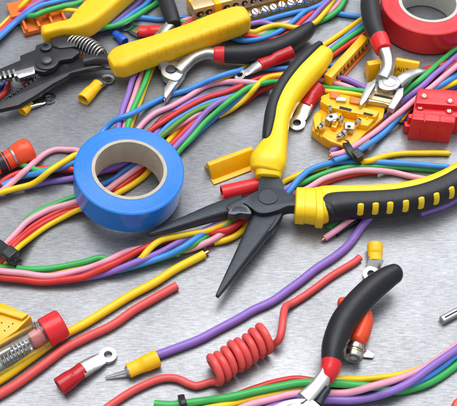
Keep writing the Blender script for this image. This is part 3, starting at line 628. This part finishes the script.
def cutter_top():
    e = empty('side_cutter', 'side cutter with curved black grip and red collar under the stripper handle', 'cutter', 172, 72)
    psweep('grip', [(222, 54.5, 9, 15, 11), (232, 54.5, 9, 17, 12), (250, 54, 9, 19, 13), (272, 49.5, 9, 20, 13), (290, 42, 9, 19.5, 13), (304, 33, 9, 17, 12), (310, 28, 9, 13, 10)], M_blk, e, n=10, end=(0, 3), sides=28)
    psweep('collar', [(215, 54.5, 9, 14.5, 10.5), (224, 54.8, 9, 16, 11.6)], M_redp, e, end=(1, 1), sides=28)
    psweep('arm', [(218, 54, 8.5, 11, 7), (206, 53.5, 8.5, 10, 7), (194, 58, 8.5, 10, 7), (184, 66, 8.5, 12, 7), (178, 72, 8, 13, 7)], M_satin, e, pw=3, n=8)
    prism('head', [(160, 64), (168, 60), (180, 62), (187, 64), (184, 72), (178, 80), (170, 79), (162, 74)], 3, 9, M_satin, e, bevel=0.6, smooth_n=4)
    lathe('pivot', at(171, 69.5, 9), (0, 0, 1), [(0, 3.6), (0.8, 3.4), (1.1, 2.6)], M_gun, e, seg=26)
    prism('jaw', [(174, 72), (187, 64), (184, 74), (176, 84), (166, 98), (163.5, 96), (164, 88)], 3, 8, M_satin, e, bevel=0.4)
    prism('jaw', [(163, 90), (167, 87), (168, 96), (164, 100)], 2, 6, M_steel, e, bevel=0.3)
    psweep('arm', [(164, 66, 8, 11, 7), (160, 50, 8, 10, 7), (163, 36, 8, 10, 7), (170, 26, 8.5, 11, 7)], M_satin, e, pw=3)
    psweep('grip', [(174, 25, 9.5, 15, 10), (170, 12, 10, 16, 11), (166, 0, 10, 16, 11), (160, -18, 10, 16, 11)], M_blk, e, end=(1.5, 2), sides=28)
def cutter_bottom():
    e = empty('side_cutter', 'side cutter with thick black handle and pale steel head at the bottom edge', 'cutter', 300, 400)
    psweep('grip', [(331, 366, 15, 19, 12), (332, 356, 15, 22, 14), (335, 342, 15, 25, 15), (343, 323, 15, 26.5, 15), (356, 305, 15, 26, 15), (372, 289, 15, 25, 15), (386, 278.5, 15, 22.5, 14), (394, 274, 15, 19, 13)], M_blk, e, n=10, end=(0, 4.5), sides=28)
    psweep('collar', [(331.4, 363, 14.9, 21.6, 13.8), (330.4, 368, 14.7, 20.4, 12.8), (328.5, 373, 14.4, 18.5, 12), (326, 378, 14, 16, 10)], M_redp, e, end=(1, 1.2), sides=28)
    psweep('arm', [(329, 370, 14, 14, 11), (322, 381, 13.5, 14.5, 10), (314, 391, 13, 15, 9.5), (304, 401, 13, 18, 9.5)], M_white, e, pw=3.4, n=8)
    prism('head', [(318, 403), (312, 399), (300, 398), (286, 400), (276, 404), (266, 410), (270, 430), (300, 438), (322, 424), (324, 410)], 8.5, 17, M_white, e, bevel=1, smooth_n=4)
    prism('jaw', [(272, 416), (296, 430), (288, 446), (270, 462), (262, 458), (262, 436)], 9, 16.5, M_white, e, bevel=0.8)
    prism('jaw', [(298, 430), (318, 424), (306, 446), (276, 466), (271, 463), (288, 446)], 9, 15.8, M_satin, e, bevel=0.8)
    lathe('pivot', at(296, 416, 17), (0, 0, 1), [(0, 6.5), (0.6, 6.4), (0.8, 6.0), (0.8, 0.1)], M_satin, e, seg=36)
    prism('seam', [(306, 399.5), (309, 398.9), (303, 404), (290, 405), (289, 404.2), (300, 403.2)], 16.9, 17.08, M_gun, e, bevel=0.03)
    psweep('arm', [(318, 406, 12, 9, 8), (322, 398, 12, 7, 7), (328, 390, 12, 6, 7)], M_gun, e, pw=3)
cutter_right(); cutter_top(); cutter_bottom()

# ------------------------------------------------------------ crimp terminals
def crimp(p0, p1, z, dia, m, label, ring=None, group='insulated crimp terminals', tongue=None, mring=None, hollow=True, ringr=3.6, cat_='terminal'):
    "sleeve from pixel p0 (open wire end) to p1 (ring end); dia in mm"
    A = at(*p0, z); B = at(*p1, z); d = (B-A); L = d.length*1000; r = dia/2
    e = empty('crimp_terminal', label, cat_, 0, 0, loc=Vector(((A.x+B.x)/2, (A.y+B.y)/2, 0)), group=group)
    prof = [(L*0.5, r*0.5), (L*0.4, r*0.62), (0.4, r*0.76), (0, r*0.82), (0, r*0.98), (0.3, r*1.04), (L*0.42, r), (L*0.52, r*0.93), (L*0.6, r*0.86), (L*0.75, r*0.84), (L-0.4, r*0.84), (L, r*0.76), (L, r*0.3)]
    lathe('sleeve', A, d, prof, m, e, seg=32, squash=lambda t: (1, 1) if t < L*0.55 else (1.08, 0.84))
    if hollow: lathe('barrel', A+d.normalized()*0.0022, d, [(2.5, r*0.4), (0.1, r*0.5), (0, r*0.6), (0.8, r*0.68)], M_satin, e, seg=24, capped=False)
    if ring:
        # flat tongue with ring hole
        C = at(*ring, max(1.2, z*0.55)); dd = (C-B); T = dd.length; dn = dd.normalized(); s = dn.cross(Vector((0, 0, 1))).normalized(); up = s.cross(dn)
        seg = 28; th = 0.0005; ro = ringr/1000*1.12; ri = ro*0.5; v = []; f = []
        outer = []
        for j in range(seg):
            a = math.pi+2*math.pi*j/seg; outer.append((math.cos(a)*ro, math.sin(a)*ro, math.cos(a)*ri, math.sin(a)*ri))
        for k in (1, -1):
            for (x, y, xi, yi) in outer: v.append(C+dn*x+s*y+up*th*k)
            for (x, y, xi, yi) in outer: v.append(C+dn*xi+s*yi+up*th*k)
        n = seg
        for j in range(n):
            k = (j+1) % n
            f += [(j, k, n+k, n+j), (2*n+j, 2*n+k, 3*n+k, 3*n+j), (j, k, 2*n+k, 2*n+j), (n+j, n+k, 3*n+k, 3*n+j)]
        mk('ring', v, f, mring or M_steel, e)
        w1 = ro*0.90; a = B-dn*0.002
        e1 = C-dn*ro*0.8; c2 = [a+(e1-a)*t for t in (0, 0.5, 0.8, 1.0)]
        sweep('tongue', c2, [w1*1100, w1*1050, w1*1000, w1*900], [r*0.5, r*0.4, 0.6, 0.40], mring or M_steel, e, pw=3)
    return e
crimp((83, 100), (99, 83), 3.4, 8.4, M_yelh, 'yellow crimp terminal lying alone below the stripper handle', ring=(108, 79), ringr=3.8)
crimp((125, 42), (115, 33), 3.0, 6.0, M_blue, 'small blue crimp sleeve between the two stripper handles')
crimp((162, 32), (139, 31), 3.6, 9.4, M_redp, 'red crimp terminal behind the stripper handle, silver ring to its left', ring=(127, 26), ringr=4.0)
crimp((291, 52), (259, 65), 7.5, 9.6, M_crr, 'shiny red crimp terminal on the blue wire below the curved grip', ring=(240, 75), ringr=3.5)
crimp((318, 88), (305, 107), 4.6, 10, M_crr, 'red crimp terminal behind the upper pliers handle, silver lug forward', ring=(297, 123), ringr=4.6)
crimp((59, 387), (84, 369), 4.6, 9.2, M_crr, 'dark red crimp terminal with silver ring at the lower left', ring=(108, 355), ringr=3.9)
crimp((375, 245), (375, 262), 4.4, 8.4, M_yelh, 'yellow crimp terminal standing above the bottom cutter handle tip', ring=(371, 274), ringr=3.8, hollow=False)
crimp((22, 112), (31, 103), 2.6, 6.5, M_yelh, 'yellow crimp terminal half hidden by the stripper jaw', ring=(49, 98), ringr=4.0)
e = crimp((158, 358), (128, 371), 4.0, 8.6, M_yelh, 'yellow crimp sleeve on the end of the thick purple wire', hollow=False)
A = at(129, 371, 4.0); B = at(106, 377.5, 1.4)
lathe('barrel', at(130, 370.5, 4.0), at(124, 373, 3.8)-at(130, 370.5, 4.0), [(0, 3.0), (1.2, 3.0), (2.2, 2.3), (1.4, 1.6), (0.4, 1.2)], M_satin, e, seg=20)
sweep('pin', [A, A+(B-A)*0.3, A+(B-A)*0.7, B], [1.2, 1.1, 0.9, 0.5], [0.8, 0.45, 0.35, 0.3], M_satin, e, end=(0, 0.6))

# plain red tube beside the pliers head
def red_tube():
    A = at(222, 193.5, 4.6); B = at(262, 184, 4.6)
    d = B-A; L = d.length*1000
    e = empty('shrink_tube', 'short red plastic tube tucked behind the pliers head', 'tube', 240, 192)
    lathe('tube', A, d, [(4, 3.2), (0, 3.9), (0, 4.6), (0.4, 4.7), (L, 4.5), (L, 1)], M_redp, e, seg=32)
red_tube()

# ------------------------------------------------------------ triangular yellow markers
def wedge(p0, p1, L, wdt, hgt, m, label, text=None, hollow=True, name='marker_sleeve'):
    fr = frame(p0, p1)
    e = empty(name, label, 'connector', 0, 0, loc=fr.translation)
    prof = [(0, 0), (wdt, 0), (wdt*0.62, hgt), (wdt*0.40, hgt)]
    poly_local('shell', fr, prof, 0, L, m, e, bevel=0.5, axis='x')
    if hollow:
        poly_local('hollow', fr, [(wdt*0.22, hgt*0.12), (wdt*0.78, hgt*0.12), (wdt*0.52, hgt*0.7)], -0.05, 0.6, P('amber_inside', (0.55, 0.25, 0.01), 0.5), e, bevel=0.1, axis='x')
    return e, fr
e, fr = wedge((213, 182), (258, 165), 29, 13, 9.5, M_ory, 'orange yellow triangular sleeve lying above the red tube')
poly_local('foot', fr, [(-2.5, 0.02), (2, 0.02), (2, 1.2), (-2.5, 1.0)], -0.6, 29.4, M_ory, e, bevel=0.2, axis='x')

def text_mesh(txt, fr, size, m, parent, name='lettering'):
    cu = bpy.data.curves.new('tmp', 'FONT'); cu.body = txt; cu.size = size*0.001; cu.extrude = 0.00008
    o = bpy.data.objects.new('tmp', cu); COL.objects.link(o)
    dg = bpy.context.evaluated_depsgraph_get(); me = bpy.data.meshes.new_from_object(o.evaluated_get(dg))
    bpy.data.objects.remove(o)
    me.transform(Matrix.Translation(-wloc(parent)) @ fr); me.materials.clear(); me.materials.append(m)
    t = bpy.data.objects.new(name, me); COL.objects.link(t); t.parent = parent; return t
def amber_wedge():
    e = empty('marker_sleeve', 'amber wedge with black characters behind the right side cutter', 'connector', 405, 75)
    fr = frame((391, 83), (413, 87))
    poly_local('shell', fr, [(0, 0), (13, 0), (9, 14.5), (6.5, 14.5)], 0, 15, M_ory, e, bevel=0.4, axis='x')
    # front face frame
    a = math.atan2(14.5, 6.5)
    f2 = fr @ Matrix.Translation((0.0, 0.0, 0)) @ Matrix.Rotation(a, 4, 'X') @ Matrix.Translation((0.0003, 0.0088, 0.00006))
    text_mesh('(AI17', f2, 3.9, M_mark, e)
    e2 = empty('marker_sleeve', 'amber strip end standing left of the steel cutter arm', 'connector', 373, 72)
    fr = frame((368, 82), (379, 80))
    poly_local('shell', fr, [(0, 0), (9, 0), (7, 12), (3, 12)], 0, 8, M_ory, e2, bevel=0.4, axis='x')
amber_wedge()

def marker_strip():
    e = empty('marker_strip', 'yellow marker strip with a row of dark slots by the pliers handle end', 'connector', 348, 62)
    fr = frame((334, 86), (364, 53))
    body = box('body', fr, (19, 3.2, 5.2), (46, 5.6, 10.4), M_ory, e, bevel=0.6)
    for i in range(9):
        x = 3+4.6*i
        box('slot', fr, (x, 0.36, 5.2), (1.5, 0.3, 3.2), M_mark, e, bevel=0.1)
        box('slot', fr, (x+1.3, 0.36, 3.4), (1.3, 0.3, 1.1), M_mark, e, bevel=0.1)
    box('rail', fr, (20, -0.7, 0.8), (48, 1.6, 1.4), M_orange, e, bevel=0.2)
marker_strip()

# ------------------------------------------------------------ brass terminal strip (top)
def terminal_strip():
    fr = frame((198, 36), (331, 2.5)); e = empty('terminal_strip', 'brass terminal strip with round sockets and a row of screws at the top edge', 'terminal strip', 0, 0, loc=fr.translation)
    box('base', fr, (64, 7.5, 2.6), (60, 12, 5.2), M_tan, e, bevel=0.4)
    box('brass_bar', fr, (46, 11.5, 12.4), (92, 9, 10), M_tan, e, bevel=0.5)
    for i in range(14):
        x = 4.2+6.35*i
        p = fr @ (Vector((x, 6.95, 12.5))*0.001); d = fr.to_3x3() @ Vector((0, -1, 0.12))
        s = lathe('socket', p, d, [(0, 2.9), (0.35, 2.8), (0.4, 2.3), (0.05, 2.2)], M_steel, e, seg=24)
        lathe('socket_hole', p, d, [(0, 2.3), (0.16, 2.1)], M_dark, s, seg=20)
        pp = p+d.normalized()*0.0002+Vector((0.0005, 0, -0.0005))
        lathe('socket_screw', pp, d, [(0, 1.2), (0.5, 1.1), (0.7, 0.7)], M_brass, s, seg=14)
        if i >= 6:
            p = fr @ (Vector((x+random.uniform(-.3, .3), 2.7, 5.2))*0.001); screw(p, fr.to_3x3() @ Vector((random.uniform(-.15, .15), -0.35, 1)), 2.8, M_steel, e, h=random.uniform(2.4, 3.4))
    for x in (15, 62, 100):
        box('clamp', fr, (x+2, 11, 12.6), (4.6, 11.5, 12.5), M_ory, e, bevel=0.6)
    box('carrier', fr, (20, 20, 9), (40, 7.6, 15), M_ory, e, bevel=0.8)
    for i in range(6): box('rib', fr, (4+6*i, 19.8, 16.5), (1.8, 7, 3), M_yelh, e, bevel=0.4)
terminal_strip()

# ------------------------------------------------------------ yellow terminal block
def yellow_block():
    e = empty('terminal_block', 'yellow terminal block with loose screws right of the pliers handle', 'terminal block', 345, 115)
    prism('base', [(312, 130), (314, 114), (322, 108), (321, 96), (331, 92), (352, 96), (386, 104), (383, 118), (366, 132), (352, 147), (336, 145), (324, 139)], 0, 6.5, M_ory, e, bevel=0.6)
    prism('wall', [(320, 101), (324, 94), (352, 104), (380, 111), (376, 117), (350, 112), (330, 107)], 6.4, 12.5, M_ory, e, bevel=0.6)
    prism('wall', [(313, 117), (318, 112), (322, 114), (320, 128), (315, 129)], 6.4, 9.5, M_yelh, e, bevel=0.5)
    prism('wall', [(325, 130), (338, 136), (348, 142), (344, 146), (330, 141), (322, 136)], 6.4, 8.6, M_ory, e, bevel=0.5)
    prism('wall', [(337, 108), (342, 109), (342, 116), (336, 128), (331, 126), (335, 118)], 6.4, 10, M_ory, e, bevel=0.5)
    prism('wall', [(357, 113), (376, 117), (368, 126), (358, 124)], 6.4, 10.5, M_yelh, e, bevel=0.5)
    for k in range(5):
        x, y = 329+9.5*k, 103+2.6*k
        prism('rib', [(x, y), (x+1.6, y+0.4), (x+1.2, y+5.4), (x-0.4, y+5)], 6.4, 11.4, M_ory, e, bevel=0.2)
    for k in range(4):
        x, y = 317+6.5*k, 134+3.0*k
        prism('rib', [(x, y), (x+1.4, y+0.6), (x+2.6, y-3), (x+1.2, y-3.6)], 5.5, 8.2, M_ory, e, bevel=0.2)
    prism('cavity', [(340, 106), (352, 109), (351, 111.5), (339, 108.5)], 12.3, 12.62, M_dark, e, bevel=0.05)
    prism('cavity', [(364, 112), (374, 114.5), (372, 116), (363, 114)], 12.3, 12.62, M_dark, e, bevel=0.05)
    for pts in ([(330, 91), (340, 93), (340, 99), (330, 97)], [(350, 96), (362, 99), (361, 104), (350, 102)]):
        prism('clip', pts, 5, 14, M_orange, e, bevel=0.4)
    prism('label_pad', [(336, 96), (347, 97), (346, 101), (336, 100)], 11, 14.5, M_satin, e, bevel=0.3)
    for pts in ([(327, 114), (337, 112), (338, 118), (330, 121), (325, 118)], [(344, 121), (355, 122), (354, 129), (345, 128)]):
        prism('contact_plate', pts, 7, 12.4, M_satin, e, bevel=0.4)
    for (x, y, r, d) in ((323, 125, 2.0, (-0.5, -0.6, 0.7)), (330, 109.5, 1.7, (-0.2, 0.4, 1)), (320, 127.5, 1.5, (-0.6, -0.6, 0.5)), (341, 119.5, 1.9, (-0.2, 0.2, 1)), (344, 133, 2.1, (-0.3, -0.8, 0.6)), (358, 122, 1.7, (0.4, 0.3, 1)), (340, 136, 1.8, (-0.5, -0.7, 0.5)), (334, 122, 1.5, (0, 0, 1))):
        screw(at(x, y, 11.0), d, r, M_steel, e, h=2.2)
    for (x, y) in ((349, 126.5), (331, 116.5)): lathe('hole', at(x, y, 12.42), (0, 0, 1), [(0, 1.2), (0.12, 1.1)], M_dark, e, seg=14)
yellow_block()

def red_block():
    e = empty('terminal_block', 'red terminal block with small screws at the right edge', 'terminal block', 435, 125)
    prism('body', [(413, 113), (457, 117), (470, 118), (472, 99), (458, 98), (416, 95)], 0, 15, M_redp, e, bevel=0.7)
    prism('front_step', [(412, 119), (455, 123), (456, 115), (413, 111.5)], 0, 18.5, M_redp, e, bevel=0.6)
    for x in (424, 440): prism('rib', [(x, 121.3), (x+1.6, 121.5), (x+1.6, 114), (x, 113.8)], 2, 19.2, M_redp, e, bevel=0.3)
    prism('tier', [(416, 103), (470, 107), (471, 91), (418, 88)], 0, 19, M_redp, e, bevel=0.6)
    prism('ear', [(404, 121), (413, 121), (413, 127), (405, 126)], 0, 7, M_redp, e, bevel=0.5)
    prism('side_ear', [(408, 114), (414, 113), (414, 117), (409, 118)], 3, 12, M_redp, e, bevel=0.5)
    for (x, y, z) in ((424, 96, 19), (450, 101, 19), (420, 107.5, 15.2), (449, 111, 15.2), (464, 103, 19)):
        lathe('socket', at(x, y, z), (0, 0, 1), [(0, 2.6), (0.6, 2.4), (0.6, 1.7), (0.1, 1.6)], M_redp, e, seg=22)
        screw(at(x, y, z+0.2), (0, -0.2, 1), 1.5, M_steel, e, h=0.8)
red_block()

# ------------------------------------------------------------ orange clips top left
def clip_block():
    e = empty('orange_clip', 'orange slotted clip behind the wires in the top left corner', 'connector', 42, 18)
    fr = frame((27, 37), (74, 25))
    box('body', fr, (14, 9, 1.6), (31, 17, 3.0), M_orange, e, bevel=0.4)
    for i in range(4):
        box('fin', fr, (0.8+8.9*i, 8, 4.2), (1.7, 16, 5.2), M_orange, e, bevel=0.4)
    box('front_wall', fr, (14, 0.6, 2.6), (31, 1.4, 3.2), M_orange, e, bevel=0.3)
    box('back', fr, (14, 17, 3.4), (31, 1.8, 6), M_orange, e, bevel=0.4)
    box('tongue', fr, (2.5, 24, 3.0), (17, 15, 6), M_orange, e, bevel=0.6)
clip_block()
def yellow_chunk():
    e = empty('connector_block', 'orange block seen under the stripper spring', 'connector', 72, 55)
    prism('body', [(64, 52), (72, 49), (84, 54), (82, 60), (68, 58)], 0, 5.5, M_orange, e, bevel=0.5)
    screw(at(73, 54, 5.5), (0, 0, 1), 1.8, M_brass, e)
    e = empty('connector_block', 'small dark red block under the stripper jaw', 'connector', 26, 82)
    prism('body', [(20, 80), (32, 75), (36, 80), (28, 87)], 0, 5, M_crr, e, bevel=0.5)
    prism('top_rib', [(24, 81), (30, 78), (31, 80), (26, 83)], 5, 6.4, M_crr, e, bevel=0.3)
yellow_chunk()
wire('navy', [(-8, 92), (-2, 88), (4, 84), (6, 78), (2, 72)], 'dark blue wire under the stripper jaw at the left edge', r=1.7)
wire('red', [(-10, 104), (-2, 98), (5, 92), (8, 84), (7, 76), (2, 70)], 'red wire bending under the stripper jaw at the left edge', r=1.7)

# ------------------------------------------------------------ red lamp holder, left
def lamp_holder():
    A = at(-16, 172, 6.5); B = at(31, 149, 7.5); d = B-A; L = d.length*1000
    e = empty('lamp_holder', 'orange red ribbed plug behind the green wire at the left edge', 'plug', 15, 160)
    lathe('body', A, d, [(0, 5.5), (L*0.55, 5.9), (L*0.6, 6.0), (L*0.66, 6.6), (L*0.7, 7.3), (L*0.86, 7.9), (L*0.96, 7.6), (L, 6.8), (L+0.8, 5.6), (L+1, 1)], M_orr, e, seg=36)
    lathe('band', A+d*0.60, d, [(0, 6.3), (0.5, 6.6), (1.2, 6.6), (1.6, 6.3)], M_satin, e, seg=36)
    lathe('band', A+d*0.28, d, [(0, 5.8), (0.3, 6.05), (6, 6.1), (6.4, 5.8)], M_blkp, e, seg=36)
    for k in range(3): lathe('rib', A+d*(0.42+0.05*k), d, [(0, 5.8), (0.2, 6.15), (0.8, 6.15), (1, 5.8)], M_orr, e, seg=36)
lamp_holder()

# ------------------------------------------------------------ clear tester with red cap
def tester():
    A = at(-24, 372, 7.5); B = at(63, 323, 7.5); d = B-A; L = d.length*1000; dn = d.normalized()
    e = empty('fuse_tube', 'clear plastic tube with red cap holding small springs at lower left', 'tube', 25, 350)
    lathe('cap', A+dn*(L-10.6)*0.001, d, [(0, 7.7), (0.3, 8.0), (9.0, 8.0), (10, 7.7), (10.6, 7.0), (10.7, 0.5)], M_orr if 0 else M_redp, e, seg=44)
    lathe('tube', A, d, [(0, 6.4), (0, 7.4), (L-14, 7.4), (L-13.6, 7.7), (L-12.6, 7.7), (L-12.2, 7.4), (L-10.7, 7.4), (L-10.7, 6.4), (0, 6.4)], M_glass, e, seg=44, capped=False)
    lathe('bead', A+dn*(L-19)*0.001, d, [(0, 2), (1, 4.2), (4, 4.8), (7, 4.2), (8, 3)], P('pink_bead', (0.75, 0.22, 0.22), 0.25), e, seg=28)
    s = dn.cross(Vector((0, 0, 1))); up = s.cross(dn)
    h = []
    for i in range(8*18+1):
        t = i/(8*18); th = 2*math.pi*8*t; h.append(A+dn*(L-36+16*t)*0.001+(s*math.cos(th)*3.4+up*math.sin(th)*3.4)*0.001-up*0.001)
    sweep('spring', h, 0.42, 0.42, M_steel, e, sides=8)
    lathe('rod', A+dn*0.002, d, [(0, 2.4), (L-40, 2.4), (L-38, 1.2), (L-22, 1.2)], M_satin, e, seg=18)
    lathe('rod', A+up*0.0035+dn*0.004, d, [(0, 1.0), (L-34, 1.0), (L-33, 0.5)], M_steel, e, seg=14)
tester()
def yellow_lower():
    e = empty('marker_sleeve', 'orange yellow block with tiny dark dots at the left edge by the clear tube', 'connector', 8, 325)
    prism('body', [(-18, 342), (-14, 303), (4, 304), (31, 316), (16, 331), (-2, 344)], 0, 8.0, M_ory, e, bevel=0.6)
    prism('ridge', [(-16, 318), (-14, 302), (3, 303), (28, 314), (22, 319), (0, 312)], 8, 10, M_ory, e, bevel=0.4)
    for (x, y) in ((1, 322), (8, 326), (4, 330), (12, 323)): prism('dot', [(x, y), (x+1.3, y), (x+1.3, y+1.3), (x, y+1.3)], 7.9, 8.15, M_mark, e, bevel=0)
yellow_lower()

# ------------------------------------------------------------ red plug with metal socket (under bottom cutter handle)
def plug():
    e = empty('coax_plug', 'orange red plug with silver socket end beside the bottom cutter handle', 'plug', 357, 335)
    A = at(350, 300, 6.5); B = at(363, 330, 6.5)
    psweep('body', [(341, 304, 5, 12, 9), (352, 305, 6, 15, 10), (362, 311, 6.5, 16, 11), (364, 322, 6.8, 18, 12.5), (360, 335, 6.8, 19, 13), (357, 341, 6.8, 17, 12)], M_orr, e, end=(2, 3), sides=28)
    p = at(355, 344, 6.2); q = at(353, 358, 6.2); d = q-p; L = d.length*1000
    lathe('socket', p, d, [(-2, 3.6), (1, 3.6), (1, 4.6), (2.2, 4.8), (L*0.45, 4.8), (L*0.5, 4.2), (L*0.7, 4.2), (L*0.72, 5.0), (L, 5.0), (L+0.3, 4.6), (L+0.3, 3.5), (L-1, 3.4), (L-1.2, 0.3)], M_steel, e, seg=36)
    lathe('insulator', p+d.normalized()*(L-1.1)*0.001, d, [(0, 2.3), (1.3, 2.2), (1.35, 1.1), (0.6, 1.0), (0.6, 0.2)], M_white, e, seg=24)
    lathe('groove', p+d.normalized()*(L*0.52)*0.001, d, [(0, 4.3), (0.1, 4.5), (1.5, 4.5), (1.6, 4.3)], M_dark, e, seg=30)
    lathe('groove', p+d.normalized()*0.6*0.001, d, [(0, 3.7), (0.1, 3.95), (0.8, 3.95), (0.9, 3.7)], M_dark, e, seg=30)
    lathe('washer', p+d.normalized()*(L*0.56)*0.001, d, [(0, 4.5), (0.05, 4.8), (0.8, 4.8), (0.9, 4.5)], M_brass, e, seg=30)
    prism('solder_tag', [(362, 352), (367, 349), (375, 355), (373, 358), (364, 357)], 1.0, 1.6, M_steel, e, bevel=0.1)
plug()

# ------------------------------------------------------------ small metal tip at right
def tip():
    e = empty('metal_pin', 'silver slotted pin end entering at the right edge', 'pin', 450, 318)
    A = at(442, 320.5, 2.2); B = at(480, 300, 2.2)
    sweep('shank', [A, A+(B-A)*0.3, B], 2.2, 1.9, M_satin, e, pw=3.5)
    sweep('groove', [A+(B-A)*0.06+Vector((0, 0, 0.0016)), B+Vector((0, 0, 0.0016))], 0.5, 0.5, M_dark, e)
tip()
def fragment():
    e = empty('red_cap', 'sliver of a red cap in the bottom right corner', 'cap', 458, 408)
    lathe('cap', at(462, 410, 0.3), (0, 0, 1), [(0, 5.6), (3, 5.4), (3.8, 4.6), (4, 0.5)], M_orr, e, seg=30)
fragment()

# ------------------------------------------------------------ cable ties
def tie(rows, head, label, wpx=8, mm=1.6):
    e = empty('cable_tie', label, 'cable tie', rows[0][0], rows[0][1], group='black cable ties')
    psweep('strap', [(x, y, z, wpx, mm) for x, y, z in rows], M_blkp, e, n=8, pw=4)
    (x0, y0), (x1, y1), w_, z = head
    psweep('head', [(x0, y0, z, w_, 5), (x1, y1, z, w_, 5)], M_blkp, e, pw=5, bevel=0.3)
tie([(342, 139, 1.5), (344.5, 141.5, 6), (348, 147, 9.8), (352, 153, 9.6), (357, 159, 7), (359, 164, 1.5)], ((354, 152), (361, 159), 10, 8.5), 'black cable tie round the coloured wires at right, above the pliers handle', wpx=8)
tie([(-6, 243, 3), (-3, 245, 8), (3, 250, 11.5), (10, 256, 11.5), (15, 262, 6), (16, 266, 1.5)], ((6, 251), (14, 257), 14, 11.5), 'black cable tie at the left edge holding pink and red wires', wpx=14)
tie([(181, 396, 1.5), (181.5, 398, 4.5), (182.5, 402, 6), (184, 406, 5), (185, 409, 1.5)], ((182.5, 402), (184, 406), 7, 5), 'small black cable tie on the green wire at the bottom edge', wpx=7)
